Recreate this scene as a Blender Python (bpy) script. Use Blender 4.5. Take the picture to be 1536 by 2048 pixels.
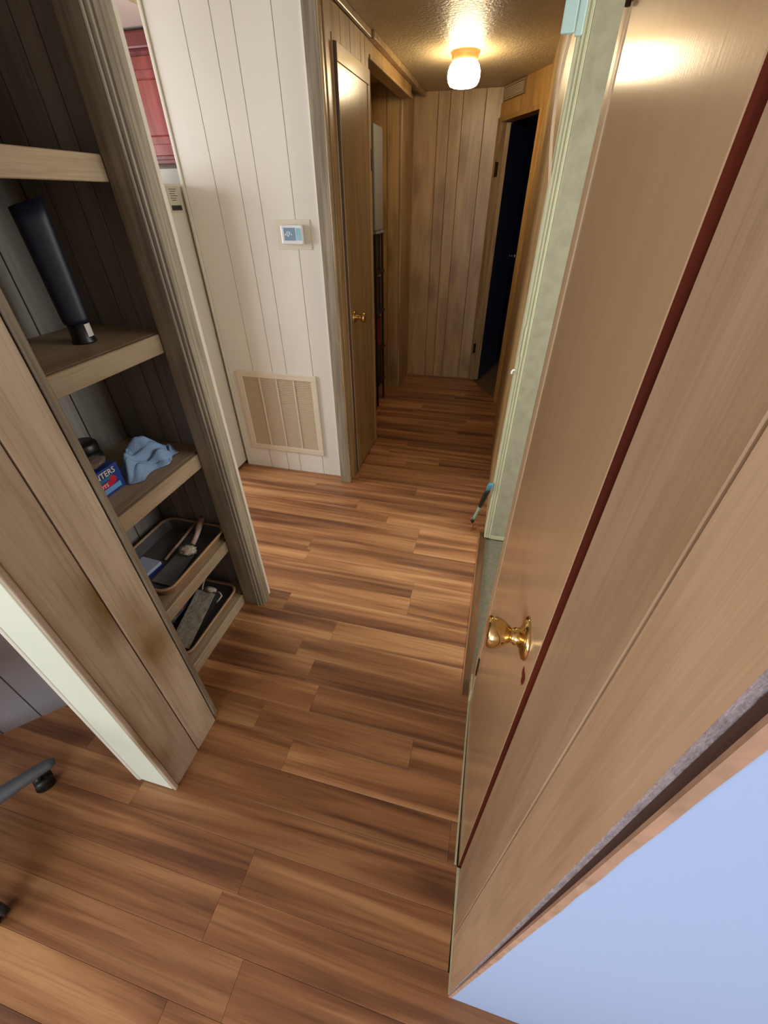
import bpy, bmesh, math, random
from mathutils import Vector, Matrix, noise

random.seed(7)
for o in list(bpy.data.objects):
    bpy.data.objects.remove(o, do_unlink=True)
scene = bpy.context.scene
C = scene.collection

# ------------------------------------------------------------------ camera
cam_d = bpy.data.cameras.new('camera')
cam_d.sensor_fit = 'HORIZONTAL'
cam_d.sensor_width = 36.0
cam_d.lens = 819.4 / 1536 * 36.0
cam_d.clip_start = 0.01
cam = bpy.data.objects.new('camera', cam_d)
C.objects.link(cam)
RX = (0.96905919, 0.24670089, -0.00793401)      # camera right in the world
RY = (0.14379380, -0.59037497, -0.79421706)     # camera down in the world
RZ = (-0.20061810, 0.76850248, -0.60758235)     # viewing direction in the world
M = Matrix(((RX[0], -RY[0], -RZ[0], 0.0),
            (RX[1], -RY[1], -RZ[1], 0.0),
            (RX[2], -RY[2], -RZ[2], 1.5),
            (0, 0, 0, 1)))
cam.matrix_world = M
scene.camera = cam

# ------------------------------------------------------------------ world, light, exposure
w = bpy.data.worlds.new('world')
scene.world = w
w.use_nodes = True
w.node_tree.nodes['Background'].inputs[0].default_value = (0.75, 0.87, 1.0, 1)
w.node_tree.nodes['Background'].inputs[1].default_value = 1.0
scene.view_settings.view_transform = 'Standard'
scene.view_settings.look = 'None'
scene.view_settings.exposure = 0.0
scene.view_settings.gamma = 1.0
scene.view_settings.use_curve_mapping = False


def area(name, loc, target, sx, sy, power, col):
    d = bpy.data.lights.new(name, 'AREA')
    d.shape = 'RECTANGLE'
    d.size, d.size_y = sx, sy
    d.energy = power
    d.color = col
    o = bpy.data.objects.new(name, d)
    C.objects.link(o)
    o.location = loc
    o.rotation_euler = (Vector(target) - Vector(loc)).to_track_quat('-Z', 'Y').to_euler()
    return o


# daylight by the rear and kitchen windows, plus two added fills
area('window_daylight', (-0.75, -2.62, 1.35), (-0.75, 0.0, 1.25), 2.3, 1.3, 52, (0.90, 0.97, 1.0))
area('living_left_fill', (-3.52, -1.35, 1.40), (0.0, -0.2, 1.15), 1.6, 1.2, 68, (1.0, 0.98, 0.95))  # fill added to brighten the right wall, set in an unseen window
area('kitchen_daylight', (-3.52, 1.35, 1.45), (0.0, 1.45, 1.2), 1.3, 1.0, 72, (0.97, 0.99, 1.0))
area('side_room_fill', (1.62, 1.25, 1.45), (0.0, 1.2, 1.0), 0.9, 1.1, 30, (0.97, 1.0, 0.96))  # added fill from an unseen side room window onto the closet front

# ------------------------------------------------------------------ materials
def hexc(r, g, b):
    f = lambda v: ((v / 255 + 0.055) / 1.055) ** 2.4 if v > 10 else v / 255 / 12.92
    return (f(r), f(g), f(b), 1)


def new_mat(name):
    m = bpy.data.materials.new(name)
    m.use_nodes = True
    nt = m.node_tree
    b = nt.nodes['Principled BSDF']
    return m, nt, b


def plain(name, col, rough=0.5, metal=0.0, bump=0.0, bscale=80, spec=0.5, var=0.0, vscale=6):
    m, nt, b = new_mat(name)
    b.inputs['Base Color'].default_value = col
    b.inputs['Roughness'].default_value = rough
    b.inputs['Metallic'].default_value = metal
    b.inputs['Specular IOR Level'].default_value = spec
    if bump or var:
        tc = nt.nodes.new('ShaderNodeTexCoord')
    if var:
        n = nt.nodes.new('ShaderNodeTexNoise')
        n.inputs['Scale'].default_value = vscale
        n.inputs['Detail'].default_value = 5
        nt.links.new(tc.outputs['Object'], n.inputs['Vector'])
        r = nt.nodes.new('ShaderNodeValToRGB')
        r.color_ramp.elements[0].position = 0.3
        r.color_ramp.elements[1].position = 0.7
        r.color_ramp.elements[0].color = tuple(c * (1 - var) for c in col[:3]) + (1,)
        r.color_ramp.elements[1].color = tuple(min(1, c * (1 + var)) for c in col[:3]) + (1,)
        nt.links.new(n.outputs['Fac'], r.inputs[0])
        nt.links.new(r.outputs[0], b.inputs['Base Color'])
    if bump:
        n = nt.nodes.new('ShaderNodeTexNoise')
        n.inputs['Scale'].default_value = bscale
        n.inputs['Detail'].default_value = 3
        nt.links.new(tc.outputs['Object'], n.inputs['Vector'])
        bp = nt.nodes.new('ShaderNodeBump')
        bp.inputs['Strength'].default_value = bump
        bp.inputs['Distance'].default_value = 0.004
        nt.links.new(n.outputs['Fac'], bp.inputs['Height'])
        nt.links.new(bp.outputs[0], b.inputs['Normal'])
    return m


def ramp(nt, fac, stops):
    r = nt.nodes.new('ShaderNodeValToRGB')
    e = r.color_ramp.elements
    e[0].position, e[0].color = stops[0]
    e[1].position, e[1].color = stops[-1]
    for p, c in stops[1:-1]:
        x = e.new(p)
        x.color = c
    nt.links.new(fac, r.inputs[0])
    return r.outputs[0]


def mixc(nt, fac, a, b, mode='MIX'):
    n = nt.nodes.new('ShaderNodeMix')
    n.data_type = 'RGBA'
    n.blend_type = mode
    if hasattr(fac, 'links'):
        nt.links.new(fac, n.inputs[0])
    else:
        n.inputs[0].default_value = fac
    for k, v in ((6, a), (7, b)):
        if hasattr(v, 'links'):
            nt.links.new(v, n.inputs[k])
        else:
            n.inputs[k].default_value = v
    return n.outputs[2]


def wood(name, light, mid, dark, axis='Z', rough=0.45, knots=0.0, knotcol=None, stretch=9.0, base=2.2,
         per_piece=True, pvar=(0.84, 1.12), along=1.0, bump=0.12, contrast=1.0, fine=0.35, spec=0.5):
    """procedural wood whose grain runs along one axis of the object's space"""
    m, nt, b = new_mat(name)
    tc = nt.nodes.new('ShaderNodeTexCoord')
    oi = nt.nodes.new('ShaderNodeObjectInfo')
    vm = nt.nodes.new('ShaderNodeVectorMath')
    vm.operation = 'MULTIPLY_ADD'
    cmb = nt.nodes.new('ShaderNodeCombineXYZ')
    for i in range(3):
        nt.links.new(oi.outputs['Random'], cmb.inputs[i])
    nt.links.new(cmb.outputs[0], vm.inputs[0])
    vm.inputs[1].default_value = (13.7, 29.3, 41.9) if per_piece else (0, 0, 0)
    nt.links.new(tc.outputs['Object'], vm.inputs[2])

    def noise_(scale, det, along, across, dist=0.0):
        mp = nt.nodes.new('ShaderNodeMapping')
        s = [across] * 3
        s['XYZ'.index(axis)] = along
        mp.inputs['Scale'].default_value = s
        nt.links.new(vm.outputs[0], mp.inputs['Vector'])
        n = nt.nodes.new('ShaderNodeTexNoise')
        n.inputs['Scale'].default_value = scale
        n.inputs['Detail'].default_value = det
        n.inputs['Distortion'].default_value = dist
        nt.links.new(mp.outputs[0], n.inputs['Vector'])
        return n.outputs['Fac']

    broad = noise_(base, 4, along, stretch, 0.6)
    col = ramp(nt, broad, [(0.5 - 0.22 / contrast, dark), (0.5, mid), (0.5 + 0.22 / contrast, light)])
    fin = noise_(base * 3.2, 6, 0.8, stretch * 3.2, 0.2)
    fcol = ramp(nt, fin, [(0.30, (0.45, 0.42, 0.38, 1)), (0.52, (1, 1, 1, 1)), (0.75, (1.0, 1.0, 1.0, 1))])
    col = mixc(nt, fine, col, fcol, 'MULTIPLY')
    if knots:
        mp = nt.nodes.new('ShaderNodeMapping')
        s = [5.5] * 3
        s['XYZ'.index(axis)] = 2.6
        mp.inputs['Scale'].default_value = s
        nt.links.new(vm.outputs[0], mp.inputs['Vector'])
        nz = nt.nodes.new('ShaderNodeTexNoise')
        nz.inputs['Scale'].default_value = 2.2
        nz.inputs['Detail'].default_value = 3
        nt.links.new(mp.outputs[0], nz.inputs['Vector'])
        add = nt.nodes.new('ShaderNodeVectorMath')
        add.operation = 'MULTIPLY_ADD'
        nt.links.new(nz.outputs['Color'], add.inputs[0])
        add.inputs[1].default_value = (0.55, 0.55, 0.55)
        nt.links.new(mp.outputs[0], add.inputs[2])
        vo = nt.nodes.new('ShaderNodeTexVoronoi')
        vo.inputs['Scale'].default_value = 1.0
        nt.links.new(add.outputs[0], vo.inputs['Vector'])
        k = ramp(nt, vo.outputs['Distance'], [(0.10, (1, 1, 1, 1)), (0.46, (0, 0, 0, 1))])
        km = nt.nodes.new('ShaderNodeMath')
        km.operation = 'MULTIPLY'
        nt.links.new(k, km.inputs[0])
        km.inputs[1].default_value = knots
        col = mixc(nt, km.outputs[0], col, knotcol)
    # a little brightness change from piece to piece
    if per_piece:
        mr = nt.nodes.new('ShaderNodeMapRange')
        nt.links.new(oi.outputs['Random'], mr.inputs[0])
        mr.inputs[3].default_value = pvar[0]
        mr.inputs[4].default_value = pvar[1]
        vv = nt.nodes.new('ShaderNodeVectorMath')
        vv.operation = 'SCALE'
        nt.links.new(col, vv.inputs[0])
        nt.links.new(mr.outputs[0], vv.inputs['Scale'])
        col = vv.outputs[0]
    nt.links.new(col, b.inputs['Base Color'])
    b.inputs['Roughness'].default_value = rough
    b.inputs['Specular IOR Level'].default_value = spec
    if bump:
        bp = nt.nodes.new('ShaderNodeBump')
        bp.inputs['Strength'].default_value = bump
        bp.inputs['Distance'].default_value = 0.002
        nt.links.new(fin, bp.inputs['Height'])
        nt.links.new(bp.outputs[0], b.inputs['Normal'])
    return m


MAT = {}
MAT['floor'] = wood('laminate', hexc(190, 141, 96), hexc(156, 106, 69), hexc(108, 69, 46), 'X', rough=0.36,
                    stretch=10.0, base=1.7, along=0.5, contrast=1.45, fine=0.45, bump=0.04)
MAT['pickled'] = wood('pickled_paneling', hexc(214, 200, 182), hexc(203, 188, 168), hexc(186, 169, 148), 'Z',
                      rough=0.42, knots=0.95, knotcol=hexc(134, 110, 66), stretch=8, base=2.0, fine=0.4)
MAT['hall'] = wood('hall_paneling', hexc(182, 150, 102), hexc(170, 138, 91), hexc(150, 118, 74), 'Z',
                   pvar=(0.95, 1.05), rough=0.36, knots=0.6, knotcol=hexc(118, 88, 50), stretch=8, base=2.0, fine=0.35)
MAT['tanpanel'] = wood('tan_paneling', hexc(200, 170, 140), hexc(188, 157, 127), hexc(170, 139, 110), 'Z',
                       rough=0.45, knots=0.45, knotcol=hexc(160, 122, 84), stretch=6, base=1.7, fine=0.28, bump=0.25)
MAT['shelf'] = wood('shelf_wood', hexc(178, 158, 132), hexc(164, 143, 116), hexc(148, 126, 100), 'Y', rough=0.5, stretch=8, fine=0.3)
MAT['closet'] = wood('closet_paneling', hexc(150, 144, 138), hexc(134, 128, 122), hexc(114, 106, 98), 'Z', rough=0.6,
                     stretch=7, fine=0.35)
MAT['casing'] = wood('grey_casing', hexc(168, 156, 136), hexc(146, 135, 117), hexc(118, 106, 90), 'Z', rough=0.42, stretch=16,
                     base=2.5, fine=0.5)
MAT['halltrim'] = wood('hall_trim', hexc(186, 158, 118), hexc(166, 138, 100), hexc(132, 105, 72), 'Z', rough=0.3, stretch=14,
                       base=2.4, fine=0.4)
MAT['orangetrim'] = wood('amber_trim', hexc(200, 158, 96), hexc(184, 142, 82), hexc(160, 118, 66), 'Z', rough=0.4, stretch=10, fine=0.25)
MAT['white'] = plain('white_paneling', hexc(232, 230, 222), 0.5, var=0.03, vscale=2.5)
MAT['nook'] = plain('nook_paneling', hexc(162, 158, 164), 0.6, var=0.08, vscale=5)
MAT['whitetrim'] = plain('white_trim', hexc(222, 220, 206), 0.5)
MAT['mint'] = plain('pale_paint', hexc(226, 233, 216), 0.5, bump=0.15, bscale=30)
MAT['lavender'] = plain('skylit_white_paint', hexc(172, 196, 240), 0.6, bump=0.05, bscale=200)  # blue of the sky light put into the colour of a white wall
MAT['groove'] = plain('groove_brown', hexc(112, 88, 60), 0.8)  # dark brown backing colour seen in the board joints
MAT['groovewhite'] = plain('white_groove', hexc(150, 146, 134), 0.8)
MAT['torn'] = plain('torn_paper', hexc(176, 140, 116), 0.9, bump=0.6, bscale=60, var=0.18, vscale=40)
MAT['tornedge'] = plain('rough_panel_edge', hexc(172, 160, 166), 0.9, bump=0.6, bscale=160, var=0.15, vscale=90)
MAT['gapshade'] = plain('painted_gap_shade', hexc(70, 46, 36), 0.9)  # shade of the open corner gap painted as a dark colour
MAT['tandoor'] = wood('tan_door', hexc(189, 158, 124), hexc(186, 155, 121), hexc(183, 152, 118), 'Z', rough=0.2, stretch=14,
                      per_piece=False, fine=0.04, bump=0.05)
MAT['olivedoor'] = wood('hall_door', hexc(158, 132, 94), hexc(148, 122, 85), hexc(138, 112, 76), 'Z', rough=0.24, stretch=10,
                        per_piece=False, fine=0.10, bump=0.05)
MAT['doorrail'] = plain('door_rail', hexc(170, 144, 106), 0.22)
MAT['redwood'] = wood('red_door_edge', hexc(112, 44, 20), hexc(92, 33, 15), hexc(70, 23, 11), 'Z', rough=0.8, stretch=12, spec=0.2)
MAT['darkedge'] = plain('dark_door_edge', hexc(84, 62, 48), 0.5)
MAT['jamb'] = plain('green_grey_jamb', hexc(160, 157, 134), 0.55, var=0.10, vscale=26, bump=0.2, bscale=60)
MAT['creamtrim'] = plain('cream_trim', hexc(192, 192, 160), 0.4, var=0.05, vscale=12)
MAT['blueblock'] = plain('pale_blue', hexc(178, 208, 206), 0.6, bump=0.2)
MAT['tantrim'] = plain('tan_rounded_trim', hexc(198, 172, 138), 0.32)
MAT['ceiling'] = plain('stippled_ceiling', hexc(192, 174, 138), 0.42, bump=1.0, bscale=75, var=0.06, vscale=8)
MAT['kitchenceiling'] = plain('grey_ceiling', hexc(206, 192, 184), 0.7)
MAT['brass'] = plain('brass', hexc(224, 192, 132), 0.16, metal=1.0)
MAT['fixture'] = plain('fixture_brass', hexc(214, 176, 112), 0.35, metal=0.6)
MAT['steel'] = plain('steel', hexc(150, 150, 150), 0.3, metal=1.0)
MAT['darkmetal'] = plain('dark_hinge', hexc(62, 48, 36), 0.4, metal=0.6)
MAT['carpet'] = plain('grey_carpet', hexc(124, 118, 98), 0.95, bump=1.0, bscale=500, var=0.15, vscale=60)
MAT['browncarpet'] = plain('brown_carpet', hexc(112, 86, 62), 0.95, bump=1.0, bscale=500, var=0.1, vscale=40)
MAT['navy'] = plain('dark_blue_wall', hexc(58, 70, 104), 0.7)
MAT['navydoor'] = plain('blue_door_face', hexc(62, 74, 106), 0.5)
MAT['walnut'] = wood('walnut_strip', hexc(128, 92, 58), hexc(100, 70, 44), hexc(72, 50, 32), 'Y', rough=0.35, stretch=10)
MAT['walnutedge'] = plain('light_strip_edge', hexc(172, 118, 74), 0.4)
MAT['roomwall'] = plain('living_wall', hexc(214, 206, 192), 0.6)
MAT['cream'] = plain('cream_patch', hexc(222, 216, 198), 0.6)
MAT['plastic'] = plain('white_plastic', hexc(232, 238, 244), 0.25)
MAT['screen'] = plain('blue_grey_screen', hexc(128, 158, 182), 0.15)
MAT['screenlight'] = plain('screen_mark', hexc(208, 232, 244), 0.3)
MAT['bluestripe'] = plain('blue_buttons', hexc(140, 210, 238), 0.25)
MAT['grille'] = plain('grille_paint', hexc(222, 212, 192), 0.5)
MAT['louver'] = plain('louver_paint', hexc(196, 176, 148), 0.55)
MAT['grillevoid'] = plain('grille_void', hexc(120, 100, 78), 0.8)
MAT['fridge'] = plain('fridge_white', hexc(212, 204, 190), 0.4)
MAT['fridgeseal'] = plain('fridge_seal', hexc(150, 146, 138), 0.6)
MAT['sticker'] = plain('sticker_paper', hexc(196, 190, 170), 0.6)
MAT['ink'] = plain('black_ink', hexc(40, 36, 32), 0.6)
MAT['cherry'] = wood('cherry_cabinet', hexc(152, 72, 66), hexc(132, 54, 48), hexc(108, 38, 34), 'Z', rough=0.28, stretch=10, fine=0.2)
MAT['cherrydark'] = plain('cherry_moulding', hexc(104, 36, 34), 0.35)
MAT['navyplastic'] = plain('navy_plastic', hexc(18, 21, 40), 0.5)
MAT['blackplastic'] = plain('black_plastic', hexc(22, 22, 24), 0.4)
MAT['label'] = plain('white_label', hexc(206, 200, 194), 0.6)
MAT['towel'] = plain('blue_terry', hexc(140, 170, 208), 0.95, bump=0.8, bscale=320, var=0.08, vscale=30)
MAT['boxblue'] = plain('royal_blue_card', hexc(24, 58, 136), 0.35)
MAT['boxteal'] = plain('teal_card', hexc(28, 110, 150), 0.35)
MAT['boxred'] = plain('red_card', hexc(190, 24, 52), 0.35)
MAT['boxpale'] = plain('pale_blue_card', hexc(110, 158, 214), 0.35)
MAT['boxyellow'] = plain('cream_ink', hexc(240, 226, 170), 0.4)
MAT['boxwhite'] = plain('white_ink', hexc(240, 240, 240), 0.4)
MAT['lilacbox'] = plain('lilac_card', hexc(178, 182, 214), 0.5)
MAT['handle'] = plain('worn_wood_handle', hexc(186, 156, 142), 0.6, var=0.15, vscale=60)
MAT['crust'] = plain('dried_plaster', hexc(196, 182, 166), 0.95, bump=1.0, bscale=130, var=0.2, vscale=120)
MAT['blade'] = plain('dull_blade', hexc(150, 152, 152), 0.45, metal=0.7, var=0.15, vscale=50)
MAT['dirtyblade'] = plain('crusted_blade', hexc(168, 158, 146), 0.8, metal=0.1, bump=0.6, bscale=150, var=0.25, vscale=45)
MAT['wire'] = plain('painted_wire', hexc(196, 186, 172), 0.6)
MAT['traybrown'] = plain('brown_tray', hexc(150, 114, 84), 0.35, var=0.15, vscale=15)
MAT['traygrey'] = plain('grey_tray', hexc(84, 82, 84), 0.25)
MAT['trayrim'] = plain('tray_rim', hexc(176, 146, 116), 0.3)
MAT['greymetal'] = plain('grey_chair_metal', hexc(124, 134, 144), 0.38, metal=0.5)
MAT['chairfabric'] = plain('black_fabric', hexc(36, 34, 38), 0.9, bump=0.6, bscale=300)
MAT['teal'] = plain('teal_plastic', hexc(74, 132, 150), 0.4)
MAT['sage'] = plain('sage_plastic', hexc(140, 168, 156), 0.4)
MAT['orangebrown'] = plain('rust_brown', hexc(140, 84, 52), 0.5)
MAT['alcovegrey'] = plain('alcove_grey', hexc(128, 130, 134), 0.4)
MAT['alcovedark'] = plain('alcove_dark', hexc(40, 26, 20), 0.7)
MAT['redcan'] = plain('maroon_tin', hexc(110, 40, 34), 0.5)
MAT['glassbar'] = plain('window_frame_white', hexc(235, 235, 232), 0.5)


def emit(name, col, strength):
    m, nt, b = new_mat(name)
    b.inputs['Base Color'].default_value = col
    b.inputs['Emission Color'].default_value = col
    b.inputs['Emission Strength'].default_value = strength
    return m


MAT['lampglass'] = emit('lit_lamp_glass', (1.0, 0.78, 0.48, 1), 38.0)


# ------------------------------------------------------------------ mesh helpers
def link(name, me, mat=None, parent=None):
    o = bpy.data.objects.new(name, me)
    C.objects.link(o)
    if mat is not None and me is not None and not me.materials:
        me.materials.append(MAT[mat] if isinstance(mat, str) else mat)
    if parent is not None:
        o.parent = parent
    return o


def finish(name, bm, mat, parent=None, smooth=False):
    bmesh.ops.recalc_face_normals(bm, faces=bm.faces)
    me = bpy.data.meshes.new(name)
    bm.to_mesh(me)
    bm.free()
    if smooth:
        for p in me.polygons:
            p.use_smooth = True
    return link(name, me, mat, parent)


def add_box(bm, a, b, bevel=0.0, seg=1):
    x0, y0, z0 = a
    x1, y1, z1 = b
    vs = [bm.verts.new(v) for v in ((x0, y0, z0), (x1, y0, z0), (x1, y1, z0), (x0, y1, z0),
                                    (x0, y0, z1), (x1, y0, z1), (x1, y1, z1), (x0, y1, z1))]
    fs = [bm.faces.new([vs[i] for i in f]) for f in
          ((0, 3, 2, 1), (4, 5, 6, 7), (0, 1, 5, 4), (1, 2, 6, 5), (2, 3, 7, 6), (3, 0, 4, 7))]
    if bevel:
        es = list({e for f in fs for e in f.edges})
        bmesh.ops.bevel(bm, geom=es, offset=bevel, segments=seg, affect='EDGES', profile=0.5)


def box(name, a, b, mat, parent=None, bevel=0.0, seg=1):
    bm = bmesh.new()
    add_box(bm, a, b, bevel, seg)
    return finish(name, bm, mat, parent)


def add_prism(bm, poly, z0, z1):
    lo = [bm.verts.new((x, y, z0)) for x, y in poly]
    hi = [bm.verts.new((x, y, z1)) for x, y in poly]
    n = len(poly)
    bm.faces.new(lo[::-1])
    bm.faces.new(hi)
    for i in range(n):
        j = (i + 1) % n
        bm.faces.new((lo[i], lo[j], hi[j], hi[i]))


def prism(name, poly, z0, z1, mat, parent=None):
    bm = bmesh.new()
    add_prism(bm, poly, z0, z1)
    return finish(name, bm, mat, parent)


def frame_of(axis):
    z = Vector(axis).normalized()
    x = z.orthogonal().normalized()
    y = z.cross(x)
    return x, y, z


def add_lathe(bm, prof, origin, axis=(0, 0, 1), n=24):
    """prof: list of (radius, distance along axis)"""
    x, y, z = frame_of(axis)
    o = Vector(origin)
    rings = []
    for r, h in prof:
        if r < 1e-6:
            rings.append([bm.verts.new(o + z * h)])
        else:
            rings.append([bm.verts.new(o + z * h + (x * math.cos(t) + y * math.sin(t)) * r)
                          for t in [2 * math.pi * k / n for k in range(n)]])
    for a, b in zip(rings, rings[1:]):
        for k in range(n):
            j = (k + 1) % n
            if len(a) == 1 and len(b) > 1:
                bm.faces.new((a[0], b[k], b[j]))
            elif len(b) == 1 and len(a) > 1:
                bm.faces.new((a[k], a[j], b[0]))
            elif len(a) > 1:
                bm.faces.new((a[k], a[j], b[j], b[k]))


def lathe(name, prof, origin, axis, mat, parent=None, n=24):
    bm = bmesh.new()
    add_lathe(bm, prof, origin, axis, n)
    return finish(name, bm, mat, parent, smooth=True)


def add_tube(bm, pts, radii, n=10):
    pts = [Vector(p) for p in pts]
    if not isinstance(radii, (list, tuple)):
        radii = [radii] * len(pts)
    rings = []
    up = None
    for i, p in enumerate(pts):
        d = (pts[min(i + 1, len(pts) - 1)] - pts[max(i - 1, 0)]).normalized()
        if up is None:
            up = d.orthogonal().normalized()
        up = (up - d * up.dot(d)).normalized()
        s = d.cross(up)
        rings.append([bm.verts.new(p + (up * math.cos(t) + s * math.sin(t)) * radii[i])
                      for t in [2 * math.pi * k / n for k in range(n)]])
    for a, b in zip(rings, rings[1:]):
        for k in range(n):
            j = (k + 1) % n
            bm.faces.new((a[k], a[j], b[j], b[k]))
    bm.faces.new(rings[0][::-1])
    bm.faces.new(rings[-1])


def tube(name, pts, radii, mat, parent=None, n=10):
    bm = bmesh.new()
    add_tube(bm, pts, radii, n)
    return finish(name, bm, mat, parent, smooth=True)


def empty(name, loc=(0, 0, 0)):
    """parts are written in scene coordinates, so the Empty keeps them by an offset of its own"""
    o = bpy.data.objects.new(name, None)
    o.empty_display_size = 0.05
    C.objects.link(o)
    o.location = loc
    return o


def settle(root):
    """parts were modelled in scene coordinates: shift them so they stay put under a moved Empty"""
    for ch in root.children:
        ch.location = ch.location - root.location


def tag(o, label, cat, group=None, kind=None):
    o['label'] = label
    o['category'] = cat
    if group:
        o['group'] = group
    if kind:
        o['kind'] = kind
    return o


def struct(o, label, cat):
    return tag(o, label, cat, kind='structure')


def text_mesh(name, s, size, origin, right, up, mat, parent, extrude=0.0004, xscale=1.0):
    cu = bpy.data.curves.new(name, 'FONT')
    cu.body = s
    cu.size = size
    cu.extrude = extrude
    cu.resolution_u = 2
    tmp = bpy.data.objects.new(name + '_curve', cu)
    C.objects.link(tmp)
    dg = bpy.context.evaluated_depsgraph_get()
    me = bpy.data.meshes.new_from_object(tmp.evaluated_get(dg))
    bpy.data.objects.remove(tmp, do_unlink=True)
    r, u = Vector(right).normalized(), Vector(up).normalized()
    nn = r.cross(u)
    for v in me.vertices:
        c = v.co.copy()
        v.co = Vector(origin) + r * c.x * xscale + u * c.y + nn * c.z
    me.materials.clear()
    me.name = name
    return link(name, me, mat, parent)


CEIL = 2.14

# ================================================================== FLOOR
floor = box('floor', (-3.6, -2.7, -0.06), (2.3, 4.4, -0.0125), 'floor')
struct(floor, 'reddish brown wood laminate floor running down the hallway', 'floor')
A0 = Vector((0.10, 3.757))
AU = Vector((-0.300, 0.583)).normalized()
AN = Vector((AU.y, -AU.x))          # points into the dark room


def aline_x(y):
    return A0.x + (y - A0.y) / AU.y * AU.x


SW = 0.103
row0 = 1.895
KNOWN = {0: [-0.46], 1: [-0.255], 2: [-0.255], 3: [-0.82], 5: [-0.21], 6: [-0.205], 7: [-0.77], 10: [-0.525], 12: [-0.637, -0.072],
         13: [-0.48], 14: [0.084], 15: [-0.9], 16: [-0.46], 18: [-0.383]}
plank_n = 0
for k in range(-25, 34):
    yt = row0 - SW * k
    yb = yt - SW
    if yt > 4.4:
        continue
    xl = -2.62 if yb < 2.3 else -1.25
    xl = -1.95 if (yb < 0.3) else xl
    xr = 0.112 if yt > 0.16 else 1.15
    if 0.86 < (yt + yb) / 2 < 1.84:
        xr = 0.078
    xr_t = min(xr, aline_x(yt)) if yt > 3.7 else xr
    xr_b = min(xr, aline_x(yb)) if yt > 3.7 else xr
    js = KNOWN.get(k)
    if js is None:
        js = [random.uniform(-1.3, -0.1)]
    js = sorted(js)
    cuts = [xl]
    x = js[0] - 1.25
    left = []
    while x > xl + 0.2:
        left.append(x)
        x -= 1.25
    right = []
    x = js[-1] + random.uniform(0.9, 1.25)
    while x < max(xr_t, xr_b) - 0.15:
        right.append(x)
        x += 1.25
    cuts += sorted(left) + [j for j in js if j > xl + 0.05 and j < max(xr_t, xr_b) - 0.02] + right
    g = 0.00025
    for i, c in enumerate(cuts):
        a = c + g
        if i + 1 < len(cuts):
            bt = bb = cuts[i + 1] - g
        else:
            bt, bb = xr_t, xr_b
        bm = bmesh.new()
        e = 0.0005
        lo = [bm.verts.new(v) for v in ((a, yb + g, -0.012), (bb, yb + g, -0.012), (bt, yt - g, -0.012), (a, yt - g, -0.012))]
        mi = [bm.verts.new(v) for v in ((a, yb + g, -e), (bb, yb + g, -e), (bt, yt - g, -e), (a, yt - g, -e))]
        hi = [bm.verts.new(v) for v in ((a + e, yb + g + e, 0), (bb - e, yb + g + e, 0), (bt - e, yt - g - e, 0), (a + e, yt - g - e, 0))]
        for p, q in ((lo, mi), (mi, hi)):
            for s in range(4):
                t = (s + 1) % 4
                bm.faces.new((p[s], p[t], q[t], q[s]))
        bm.faces.new(hi)
        bm.faces.new(lo[::-1])
        finish('plank', bm, 'floor', floor)
        plank_n += 1

f2 = box('floor', (0.106, 0.62, -0.06), (1.7, 2.0, -0.004), 'carpet')
struct(f2, 'grey carpet floor of the room through the right doorway', 'floor')
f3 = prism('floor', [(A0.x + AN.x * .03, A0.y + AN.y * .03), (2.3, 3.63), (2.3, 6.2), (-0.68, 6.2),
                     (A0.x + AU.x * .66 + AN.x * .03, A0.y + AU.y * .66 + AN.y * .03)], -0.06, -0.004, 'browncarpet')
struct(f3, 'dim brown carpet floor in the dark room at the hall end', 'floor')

# ================================================================== CEILING
ce = box('ceiling', (-1.62, 1.2, CEIL), (2.3, 6.2, CEIL + 0.08), 'ceiling')
struct(ce, 'stippled cream ceiling of the hallway with glossy paint', 'ceiling')
ce2 = box('ceiling', (-3.6, -2.7, CEIL), (2.3, 1.2, CEIL + 0.08), 'kitchenceiling')
struct(ce2, 'pale flat ceiling over the living room and closet', 'ceiling')
ce3 = box('ceiling', (-3.6, 1.2, CEIL), (-1.62, 3.4, CEIL + 0.08), 'kitchenceiling')
struct(ce3, 'pale pinkish kitchen ceiling above the cherry cabinet', 'ceiling')

# ================================================================== LIVING ROOM SHELL BEHIND THE CAMERA
def wall_with_window(name, axis, c, thick, lo, hi, wlo, whi, z0, z1, mat, label):
    """a wall in a plane x=c or y=c with one window opening"""
    bm = bmesh.new()
    def seg(u0, u1, a, b):
        if axis == 'y':
            add_box(bm, (u0, c, a), (u1, c + thick, b))
        else:
            add_box(bm, (c, u0, a), (c + thick, u1, b))
    seg(lo, wlo, -0.012, CEIL)
    seg(whi, hi, -0.012, CEIL)
    seg(wlo, whi, -0.012, z0)
    seg(wlo, whi, z1, CEIL)
    o = finish(name, bm, mat)
    return struct(o, label, 'wall')


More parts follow.
